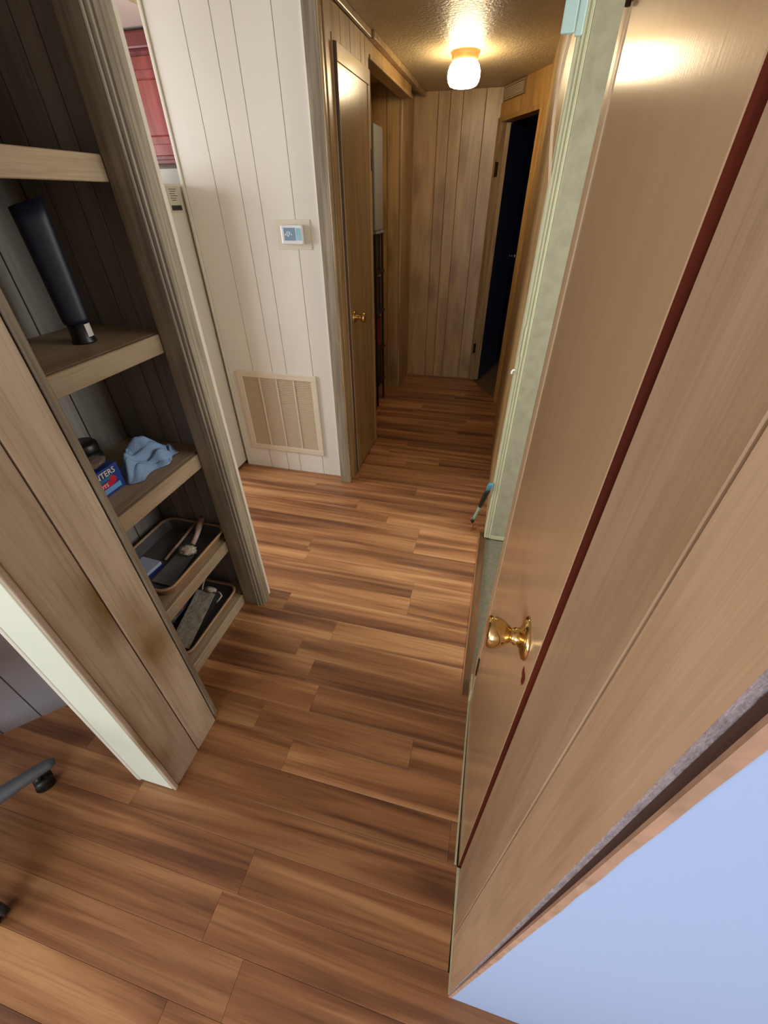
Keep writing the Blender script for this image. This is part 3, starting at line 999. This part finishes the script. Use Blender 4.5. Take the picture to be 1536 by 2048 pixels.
for x0, x1 in ((-2.53, -2.09), (-2.07, -1.64)):
    dr = empty('door', (0, 0, 0))
    dr.parent = kc
    xa, xb = x0, x1
    bm = bmesh.new()
    add_box(bm, (xa, 2.497, 1.690), (xb, 2.519, 1.735), 0.002)
    add_box(bm, (xa, 2.497, 2.005), (xb, 2.519, 2.050), 0.002)
    add_box(bm, (xa, 2.497, 1.735), (xa + 0.05, 2.519, 2.005), 0.002)
    add_box(bm, (xb - 0.05, 2.497, 1.735), (xb, 2.519, 2.005), 0.002)
    finish('door_frame', bm, 'cherry', dr)
    bm = bmesh.new()
    add_box(bm, (xa + 0.05, 2.508, 1.735), (xb - 0.05, 2.518, 2.005))
    add_box(bm, (xa + 0.08, 2.502, 1.765), (xb - 0.08, 2.509, 1.975), 0.006)
    finish('door_panel', bm, 'cherry', dr)
box('crown', (-2.56, 2.480, 2.07), (-1.61, 2.835, 2.128), 'cherrydark', kc, 0.008, 2)
box('bottom_rail', (-2.55, 2.49, 1.655), (-1.62, 2.835, 1.674), 'cherrydark', kc, 0.003)
settle(kc)

# ================================================================== THERMOSTAT, GRILLE, LAMP
tm = empty('thermostat', (-1.015, 2.2, 1.36))
tag(tm, 'white thermostat with blue grey screen on the white wall', 'thermostat')
box('wall_plate', (-1.106, 2.2165, 1.303), (-0.928, 2.2198, 1.424), 'cream', tm, 0.001)
bd = box('body', (-1.072, 2.190, 1.327), (-0.962, 2.2164, 1.403), 'plastic', tm, 0.004, 2)
sc = box('screen', (-1.056, 2.1885, 1.342), (-0.998, 2.1901, 1.393), 'screen', bd)
bm = bmesh.new()
for (x, z, s) in ((-1.036, 1.374, .005), (-1.029, 1.371, .006), (-1.0335, 1.363, .005), (-1.047, 1.366, .004), (-1.016, 1.366, .003)):
    add_box(bm, (x - s, 2.1878, z - s), (x + s, 2.1886, z + s), 0.0003)
finish('screen_digits', bm, 'screenlight', sc)
for k in range(3):
    box('button', (-0.9925 + k * 0.009, 2.1878, 1.343), (-0.9865 + k * 0.009, 2.1901, 1.392), 'bluestripe', bd, 0.001)
settle(tm)

gr = empty('return_air_grille', (-1.245, 2.21, 0.145))
tag(gr, 'cream louvered return air grille low on the white wall', 'vent')
GX0, GX1, GZ0, GZ1, GY = -1.507, -0.983, 0.145, 0.675, 2.2198
b_ = 0.036
box('frame', (GX0, GY - 0.011, GZ0), (GX1, GY, GZ0 + b_), 'grille', gr, 0.003)
box('frame', (GX0, GY - 0.011, GZ1 - b_), (GX1, GY, GZ1), 'grille', gr, 0.003)
box('frame', (GX0, GY - 0.011, GZ0 + b_), (GX0 + b_, GY, GZ1 - b_), 'grille', gr, 0.003)
box('frame', (GX1 - b_, GY - 0.011, GZ0 + b_), (GX1, GY, GZ1 - b_), 'grille', gr, 0.003)
box('grille_back', (GX0 + b_, GY - 0.0012, GZ0 + b_), (GX1 - b_, GY, GZ1 - b_), 'grillevoid', gr)
iw = (GX1 - GX0 - 2 * b_)
for k in (1, 2, 3):
    x = GX0 + b_ + iw * k / 4
    box('divider', (x - 0.005, GY - 0.0085, GZ0 + b_), (x + 0.005, GY - 0.001, GZ1 - b_), 'grille', gr, 0.001)
bm = bmesh.new()
nl = 44
for k in range(nl):
    z = GZ0 + b_ + (GZ1 - GZ0 - 2 * b_) * (k + 0.5) / nl
    v = [bm.verts.new(p) for p in ((GX0 + b_, GY - 0.0065, z - 0.0042), (GX1 - b_, GY - 0.0065, z - 0.0042), (GX1 - b_, GY - 0.0015, z + 0.0035), (GX0 + b_, GY - 0.0015, z + 0.0035),
                                   (GX0 + b_, GY - 0.0060, z - 0.0048), (GX1 - b_, GY - 0.0060, z - 0.0048), (GX1 - b_, GY - 0.0010, z + 0.0029), (GX0 + b_, GY - 0.0010, z + 0.0029))]
    for f in ((0, 1, 2, 3), (7, 6, 5, 4), (0, 4, 5, 1), (1, 5, 6, 2), (2, 6, 7, 3), (3, 7, 4, 0)):
        bm.faces.new([v[j] for j in f])
lv = finish('louvers', bm, 'louver', gr)
lv['kind'] = 'stuff'
settle(gr)

lm = empty('ceiling_light', (-0.38, 3.34, CEIL))
tag(lm, 'lit frosted glass ceiling light with brass ring in hall', 'ceiling light')
LX, LY = -0.382, 3.345
lathe('base_ring', [(0, 0), (0.080, 0), (0.080, 0.006), (0.076, 0.010), (0.073, 0.022), (0.071, 0.034), (0.069, 0.036), (0, 0.036)], (LX, LY, CEIL), (0, 0, -1), 'fixture', lm, 36)
lathe('glass_shade', [(0.064, 0.030), (0.070, 0.040), (0.082, 0.054), (0.090, 0.075), (0.091, 0.098), (0.086, 0.118), (0.076, 0.132), (0.060, 0.138), (0.0, 0.139)],
      (LX, LY, CEIL), (0, 0, -1), 'lampglass', lm, 36)
settle(lm)

# ================================================================== CLOSET CONTENTS
# vacuum nozzle standing on the second shelf
vn = empty('vacuum_nozzle', (-1.10, 0.945, 1.1905))
tag(vn, 'dark navy plastic vacuum nozzle standing on closet shelf', 'nozzle')
cx, cy, z0 = -1.10, 0.948, 1.1905
lathe('collar', [(0, 0), (0.030, 0), (0.031, 0.004), (0.027, 0.012), (0.0255, 0.058), (0, 0.058)], (cx, cy, z0), (0, 0, 1), 'blackplastic', vn, 24)
bm = bmesh.new()
rings = []
# direction across the view so that the flat side faces the hall
ax_ = Vector((0.62, 0.78, 0)).normalized()
ay_ = Vector((-ax_.y, ax_.x, 0))
prof = [(0.050, 0.030, 0.028), (0.062, 0.032, 0.028), (0.10, 0.033, 0.026), (0.18, 0.034, 0.024), (0.27, 0.036, 0.020), (0.300, 0.037, 0.019)]
for zz, a, b in prof:
    ring = []
    for k in range(24):
        t = 2 * math.pi * k / 24
        c, s = math.cos(t), math.sin(t)
        p = Vector((cx, cy, z0 + zz)) + ax_ * a * math.copysign(abs(c) ** 0.7, c) + ay_ * b * math.copysign(abs(s) ** 0.7, s)
        if zz > 0.25:
            p.z += (c * 0.5 + 0.5) * 0.022 * (1 if zz > 0.29 else 0.3)
        ring.append(bm.verts.new(p))
    rings.append(ring)
for a, b in zip(rings, rings[1:]):
    for k in range(24):
        j = (k + 1) % 24
        bm.faces.new((a[k], a[j], b[j], b[k]))
bm.faces.new(rings[0][::-1])
bm.faces.new(rings[-1])
finish('barrel', bm, 'navyplastic', vn, True)
bm = bmesh.new()
pr = None
for k in range(7):
    t = math.radians(-12 + 8 * k)
    q = [bm.verts.new((cx + 0.0275 * math.cos(t), cy + 0.0275 * math.sin(t), z0 + z)) for z in (0.016, 0.048)]
    if pr:
        bm.faces.new((pr[0], q[0], q[1], pr[1]))
    pr = q
lb = finish('paper_label', bm, 'label', vn)
md = lb.modifiers.new('thickness', 'SOLIDIFY')
md.thickness = 0.0006
settle(vn)

# blue snack box
pk = empty('snack_box', (-1.09, 0.78, 0.7905))
tag(pk, 'royal blue peanut snack box on closet shelf by towel', 'box')
PX, PY0, PY1, PZ0, PZ1 = -1.060, 0.655, 0.845, 0.791, 0.874
box('carton', (PX - 0.055, PY0, PZ0), (PX, PY1, PZ1), 'boxblue', pk, 0.001)
q = PX + 0.0002
text_mesh('brand_lettering', 'PLANTERS', 0.0260, (q, PY0 + 0.059, PZ1 - 0.0250), (0, 1, 0.0), (0, 0, 1), 'boxyellow', pk, xscale=0.97)
box('teal_band', (PX, PY0 + 0.02, PZ1 - 0.036), (q, PY1 - 0.03, PZ1 - 0.028), 'boxteal', pk)
bm = bmesh.new()
add_lathe(bm, [(0, 0), (0.0125, 0), (0.0125, 0.0008), (0, 0.0008)], (PX, PY1 - 0.034, PZ0 + 0.040), (1, 0, 0), 20)
finish('red_seal', bm, 'boxred', pk)
box('red_band', (PX, PY0 + 0.04, PZ0 + 0.026), (PX + 0.0005, PY1 - 0.036, PZ0 + 0.043), 'boxred', pk)
text_mesh('product_lettering', 'PEANUTS', 0.0150, (PX + 0.0009, PY0 + 0.062, PZ0 + 0.029), (0, 1, 0), (0, 0, 1), 'boxwhite', pk, xscale=1.15)
box('pale_band', (PX, PY0 + 0.05, PZ0 + 0.008), (q, PY1 - 0.014, PZ0 + 0.024), 'boxpale', pk)
settle(pk)

# dark jar with lid behind the snack box
jr = empty('dark_jar', (-1.20, 0.86, 0.7905))
tag(jr, 'black lidded jar behind the blue snack box', 'jar')
lathe('jar_body', [(0, 0), (0.040, 0), (0.044, 0.01), (0.044, 0.075), (0.036, 0.088), (0, 0.088)], (-1.195, 0.868, 0.7905), (0, 0, 1), 'blackplastic', jr, 24)
lathe('lid', [(0, 0), (0.042, 0), (0.043, 0.004), (0.042, 0.024), (0.036, 0.030), (0, 0.030)], (-1.195, 0.868, 0.8787), (0, 0, 1), 'blackplastic', jr, 24)
settle(jr)
# crumpled clear bag on top of the box
bm = bmesh.new()
bmesh.ops.create_icosphere(bm, subdivisions=3, radius=1.0)
for v in bm.verts:
    n_ = noise.noise(v.co * 2.1) * 0.35 + noise.noise(v.co * 5.0) * 0.15
    v.co = Vector((v.co.x * 0.032, v.co.y * 0.042, v.co.z * 0.016)) * (1 + n_)
    v.co += Vector((-1.088, 0.790, 0.8935))
bag = finish('plastic_bag', bm, None, None, True)
m, nt, b = new_mat('smoky_plastic')
b.inputs['Base Color'].default_value = hexc(120, 104, 100)
b.inputs['Roughness'].default_value = 0.2
b.inputs['Alpha'].default_value = 0.75
bag.data.materials.append(m)
tag(bag, 'crumpled smoky plastic bag on the blue snack box', 'bag')


# towel: draped heap of cloth
def towel():
    nx, ny = 54, 40
    bm = bmesh.new()
    g = []
    for i in range(nx + 1):
        row = []
        for j in range(ny + 1):
            u, v = i / nx, j / ny
            # footprint runs from the snack box towards the casing
            px = -1.135 + 0.118 * v + 0.012 * math.sin(u * 9 + v * 3)
            py = 0.862 + 0.215 * u + 0.018 * math.sin(v * 7 + u * 4)
            edge = min(u, 1 - u, v, 1 - v)
            env = min(1, edge * 5.0)
            peak = 0.062 * math.exp(-((u - 0.62) ** 2 / 0.06 + (v - 0.25) ** 2 / 0.10)) + 0.050 * math.exp(-((u - 0.15) ** 2 / 0.03 + (v - 0.45) ** 2 / 0.12))
            fold = 0.016 * math.sin(17 * u + 6 * v + 2 * noise.noise((u * 4, v * 4, 2))) + 0.010 * math.sin(25 * v - 8 * u)
            crease = 0.024 * abs(noise.noise((u * 5.0, v * 5.0, 7.3)))
            z = 0.7915 + max(0.0015, env * (peak + fold * 0.6 + crease + 0.012))
            row.append(bm.verts.new((px, py, z)))
        g.append(row)
    for i in range(nx):
        for j in range(ny):
            bm.faces.new((g[i][j], g[i + 1][j], g[i + 1][j + 1], g[i][j + 1]))
    o = finish('towel', bm, 'towel', None, True)
    s = o.modifiers.new('thickness', 'SOLIDIFY')
    s.thickness = 0.003
    s.offset = 1.0
    return o


tag(towel(), 'crumpled pale blue terry towel on the closet shelf', 'towel')


# trays
def tray(name, x0, x1, y0, y1, z, hgt, matin, matrim, label, rot=0.0):
    r = empty(name, ((x0 + x1) / 2, (y0 + y1) / 2, z))
    tag(r, label, 'tray', 'used trays on the closet shelves')
    def rr(ins, zz):
        pts = []
        rad = max(0.012, 0.045 - ins * 0.5)
        ax0, ax1, ay0, ay1 = x0 + ins, x1 - ins, y0 + ins, y1 - ins
        for cxx, cyy, a0 in ((ax1 - rad, ay1 - rad, 0), (ax0 + rad, ay1 - rad, 90), (ax0 + rad, ay0 + rad, 180), (ax1 - rad, ay0 + rad, 270)):
            for k in range(7):
                a = math.radians(a0 + 15 * k)
                pts.append((cxx + rad * math.cos(a), cyy + rad * math.sin(a), zz))
        return pts
    def skin(name_, loops, mat, close):
        bm = bmesh.new()
        rs = [[bm.verts.new(p) for p in l] for l in loops]
        n = len(rs[0])
        for a, b in zip(rs, rs[1:]):
            for k in range(n):
                j = (k + 1) % n
                bm.faces.new((a[k], a[j], b[j], b[k]))
        if close:
            bm.faces.new(rs[0][::-1])
            bm.faces.new(rs[-1])
        else:
            a, b = rs[-1], rs[0]
            for k in range(n):
                j = (k + 1) % n
                bm.faces.new((a[k], a[j], b[j], b[k]))
        return finish(name_, bm, mat, r)
    skin('pan', [rr(0.020, z), rr(0.008, z + hgt - 0.004), rr(0.0095, z + hgt - 0.002), rr(0.0215, z + 0.002)], matin, True)
    skin('liner', [rr(0.0222, z + 0.0022), rr(0.0098, z + hgt - 0.003), rr(0.0105, z + hgt - 0.003), rr(0.0228, z + 0.0035)], 'traygrey', True)
    skin('rim', [rr(0.0, z + hgt - 0.003), rr(0.0, z + hgt), rr(0.003, z + hgt + 0.0025), rr(0.0085, z + hgt + 0.0015), rr(0.010, z + hgt - 0.003)], matrim, False)
    settle(r)
    return r


tray('paint_tray', -1.252, -0.962, 0.735, 1.112, 0.3806, 0.045, 'traybrown', 'trayrim', 'shallow tray with tan rim on the second lowest shelf')
tray('paint_tray', -1.215, -0.972, 0.700, 1.082, 0.0556, 0.040, 'traybrown', 'trayrim', 'shallow grimy tray on the lowest closet shelf')

# taping knife in the upper tray
tk = empty('taping_knife', (-1.05, 0.95, 0.385))
tag(tk, 'plaster crusted taping knife with worn wooden handle in tray', 'knife')
hz = 0.412
bm = bmesh.new()
add_tube(bm, [(-1.072, 1.110, 0.452), (-1.069, 1.100, 0.449), (-1.062, 1.07, 0.441), (-1.050, 1.03, 0.429), (-1.041, 0.985, 0.419)], [0.006, 0.012, 0.0125, 0.010, 0.009], 12)
finish('handle', bm, 'handle', tk, True)
lathe('handle_hole', [(0, 0), (0.0042, 0), (0.0042, 0.004), (0, 0.004)], (-1.0700, 1.1000, 0.4588), (0.1, -0.1, 1), 'ink', tk, 12)
bm = bmesh.new()
bmesh.ops.create_icosphere(bm, subdivisions=3, radius=1.0)
for v in bm.verts:
    n_ = 1 + 0.5 * noise.noise(v.co * 3.0)
    v.co = Vector((-1.045, 0.955, 0.412)) + Vector((v.co.x * 0.035, v.co.y * 0.026, v.co.z * 0.011)) * n_
finish('plaster_crust', bm, 'crust', tk, True)
bm = bmesh.new()
bl = [(-1.085, 0.955), (-1.010, 0.945), (-1.000, 0.790), (-1.090, 0.795)]
lo = [bm.verts.new((x, y, 0.402 if i < 2 else 0.392)) for i, (x, y) in enumerate(bl)]
hi = [bm.verts.new((x, y, 0.4038 if i < 2 else 0.3935)) for i, (x, y) in enumerate(bl)]
bm.faces.new(lo[::-1]); bm.faces.new(hi)
for k in range(4):
    j = (k + 1) % 4
    bm.faces.new((lo[k], lo[j], hi[j], hi[k]))
finish('blade', bm, 'blade', tk)
settle(tk)
# second stick
sk = tube('stirring_stick', [(-1.098, 1.088, 0.430), (-1.108, 1.0, 0.410), (-1.118, 0.905, 0.390)], 0.0055, 'handle', None, 8)
tag(sk, 'thin pale wooden stirring stick beside the taping knife', 'stick')
# lilac box in the tray
bx = empty('small_carton', (-1.16, 0.86, 0.384))
tag(bx, 'small lilac white carton with blue side in the tray', 'box')
poly = [(-1.205, 0.795), (-1.120, 0.790), (-1.112, 0.880), (-1.197, 0.886)]
prism('carton', poly, 0.3846, 0.4060, 'lilacbox', bx)
prism('blue_stripe', [(-1.1200, 0.790), (-1.1185, 0.790), (-1.1105, 0.880), (-1.1120, 0.880)], 0.3850, 0.3950, 'boxblue', bx)
prism('carton_top', [(-1.205, 0.795), (-1.120, 0.790), (-1.112, 0.880), (-1.197, 0.886)], 0.4062, 0.4080, 'lilacbox', bx)
bm = bmesh.new()
for k, (a, b) in enumerate(((0.80, 0.83), (0.812, 0.85), (0.805, 0.822))):
    add_box(bm, (-1.190 + k * 0.022, a, 0.4081), (-1.184 + k * 0.022, b, 0.4085))
finish('carton_print', bm, 'boxpale', bx)
settle(bx)

# lower tray: crusted trowel blade and wire roller frame
tw = empty('plaster_trowel', (-1.08, 0.88, 0.06))
tag(tw, 'wide plaster crusted trowel blade lying in lowest tray', 'trowel')
bm = bmesh.new()
nx, ny = 8, 22
g = []
for i in range(nx + 1):
    row = []
    for j in range(ny + 1):
        u, v = i / nx, j / ny
        x = -1.142 + 0.092 * u + 0.045 * (1 - v)
        y = 1.012 - 0.265 * (1 - v) - 0.004 * u
        row.append(bm.verts.new((x, y, 0.078 + 0.022 * v + 0.002 * noise.noise((u * 5, v * 14, 0)))))
    g.append(row)
for i in range(nx):
    for j in range(ny):
        bm.faces.new((g[i][j], g[i + 1][j], g[i + 1][j + 1], g[i][j + 1]))
o = finish('blade', bm, 'dirtyblade', tw)
s = o.modifiers.new('thickness', 'SOLIDIFY')
s.thickness = 0.003
bm = bmesh.new()
bmesh.ops.create_icosphere(bm, subdivisions=3, radius=1.0)
for v in bm.verts:
    n_ = 1 + 0.5 * noise.noise(v.co * 2.6)
    v.co = Vector((-1.078, 1.020, 0.104)) + Vector((v.co.x * 0.026, v.co.y * 0.014, v.co.z * 0.010)) * n_
finish('plaster_crust', bm, 'crust', tw, True)
settle(tw)
wf = tube('roller_frame', [(-1.165, 1.045, 0.125), (-1.150, 1.072, 0.128), (-1.135, 1.072, 0.128), (-1.128, 1.060, 0.124), (-1.122, 1.030, 0.112), (-1.114, 1.012, 0.106)], 0.0032, 'wire', None, 8)
tag(wf, 'bent wire roller frame lying on the trowel', 'roller')
wf2 = tube('roller_frame', [(-1.045, 1.022, 0.100), (-1.028, 1.016, 0.098), (-1.016, 1.006, 0.096), (-1.018, 0.990, 0.092), (-1.026, 0.975, 0.085)], 0.0035, 'wire', None, 8)
tag(wf2, 'short bent crusted wire at the tray end', 'wire')
bm = bmesh.new()
bmesh.ops.create_icosphere(bm, subdivisions=3, radius=1.0)
for v in bm.verts:
    n_ = 1 + 0.45 * noise.noise(v.co * 2.2)
    v.co = Vector((-1.160, 0.88, 0.084)) + Vector((v.co.x * 0.018, v.co.y * 0.10, v.co.z * 0.015)) * n_
tag(finish('rag', bm, 'navyplastic', None, True), 'dark navy rag at the back of the lowest tray', 'rag')

# ================================================================== HAND TOOL BY THE RIGHT CASING
ht = empty('hook_tool', (0.03, 1.90, 0))
tag(ht, 'teal and black handled hook tool leaning on cream casing', 'tool')
P = [Vector((0.0265, 1.895, 0.022)), Vector((0.0885, 1.781, 0.372))]
dv = P[1] - P[0]
def at(t):
    return P[0] + dv * t
bm = bmesh.new(); add_tube(bm, [at(0.10), at(0.16), at(0.28), at(0.40), at(0.44)], [0.0075, 0.0095, 0.0075, 0.0085, 0.0095], 12)
finish('neck', bm, 'sage', ht, True)
bm = bmesh.new(); add_tube(bm, [at(0.44), at(0.47), at(0.62), at(0.78), at(0.87)], [0.0095, 0.0125, 0.0135, 0.0125, 0.0115], 12)
finish('grip', bm, 'blackplastic', ht, True)
bm = bmesh.new(); add_tube(bm, [at(0.87), at(0.89), at(0.96), at(0.99), at(1.0)], [0.0115, 0.0135, 0.0135, 0.010, 0.005], 12)
finish('end_cap', bm, 'teal', ht, True)
bm = bmesh.new(); add_tube(bm, [at(0.10), at(0.03), at(0.0)], [0.0075, 0.0085, 0.006], 10)
finish('head', bm, 'blackplastic', ht, True)
tube('hook', [at(0.03), at(0.05) + Vector((-0.014, -0.004, 0)), at(0.10) + Vector((-0.020, -0.006, 0)), at(0.14) + Vector((-0.012, -0.004, 0))], 0.003, 'steel', ht, 8)
tube('hook', [at(0.0), Vector((0.036, 1.875, 0.006)), Vector((0.032, 1.852, 0.0045)), Vector((0.018, 1.848, 0.004))], 0.0035, 'orangebrown', ht, 8)
settle(ht)

# ================================================================== ALCOVE SHELF UNIT
al = empty('storage_rack', (-1.02, 3.55, 0))
tag(al, 'dark narrow storage rack in the left alcove', 'rack')
for x in (-1.085, -0.94):
    for y in (3.42, 3.62):
        box('post', (x - 0.008, y - 0.008, 0), (x + 0.008, y + 0.008, 1.31), 'alcovedark', al)
for z in (0.20, 0.48, 0.77, 1.05, 1.31):
    box('rack_shelf', (-1.10, 3.405, z - 0.012), (-0.925, 3.635, z + 0.004), 'alcovegrey' if z > 1.3 else 'alcovedark', al)
settle(al)
gb = box('storage_bin', (-1.095, 3.41, 1.3145), (-0.930, 3.63, 1.88), 'alcovegrey', None, 0.008, 2)
tag(gb, 'tall pale grey bin on top of the alcove rack', 'bin')
for z, m_, lab in ((0.774, 'blackplastic', 'black carton on the middle alcove rack shelf'), (0.484, 'redcan', 'maroon carton low on the alcove rack'), (1.054, 'blackplastic', 'black carton on the upper alcove rack shelf'),
                   (0.204, 'blackplastic', 'black carton on the lowest alcove rack shelf')):
    tag(box('carton', (-1.074, 3.430, z + 0.0005), (-0.951, 3.608, z + 0.235), m_, None, 0.003), lab, 'box', 'cartons on the alcove rack')

# ================================================================== OFFICE CHAIR (its base reaches into the frame)
oc = empty('office_chair', (-1.29, 0.0, 0))
tag(oc, 'grey metal swivel chair base with black casters at left', 'chair')
hx, hy = -1.312, -0.01
a1 = math.atan2(0.27, 0.132)
for k in range(5):
    a = a1 + k * 2 * math.pi / 5
    dx, dy = math.cos(a), math.sin(a)
    arm = tube('base_arm', [(hx + dx * 0.02, hy + dy * 0.02, 0.125), (hx + dx * 0.15, hy + dy * 0.15, 0.104), (hx + dx * 0.305, hy + dy * 0.305, 0.084), (hx + dx * 0.320, hy + dy * 0.320, 0.078)],
               [0.030, 0.025, 0.018, 0.010], 'greymetal', oc, 12)
    px, py = hx + dx * 0.268, hy + dy * 0.268
    cs = tube('caster', [(px - dy * 0.019, py + dx * 0.019, 0.026), (px - dy * 0.004, py + dx * 0.004, 0.026)], 0.0255, 'blackplastic', oc, 18)
    tube('caster_wheel', [(px + dy * 0.019, py - dx * 0.019, 0.026), (px + dy * 0.004, py - dx * 0.004, 0.026)], 0.0255, 'blackplastic', cs, 18)
    tube('caster_stem', [(px, py, 0.026), (px, py, 0.080)], 0.007, 'blackplastic', cs, 8)
tube('column', [(hx, hy, 0.09), (hx, hy, 0.26), (hx, hy, 0.261), (hx, hy, 0.42)], [0.034, 0.034, 0.017, 0.017], 'blackplastic', oc, 16)
bm = bmesh.new()
add_box(bm, (hx - 0.24, hy - 0.24, 0.42), (hx + 0.22, hy + 0.22, 0.49), 0.03, 3)
finish('seat', bm, 'chairfabric', oc)
bm = bmesh.new()
add_box(bm, (hx - 0.23, hy - 0.31, 0.60), (hx + 0.21, hy - 0.25, 1.02), 0.025, 3)  # unseen backrest, turned to this side to block rear window light
finish('backrest', bm, 'chairfabric', oc)
bm = bmesh.new()
add_tube(bm, [(hx, hy - 0.10, 0.43), (hx, hy - 0.27, 0.43), (hx, hy - 0.318, 0.50), (hx, hy - 0.318, 0.75)], 0.016, 10)
finish('back_support', bm, 'greymetal', oc)
settle(oc)
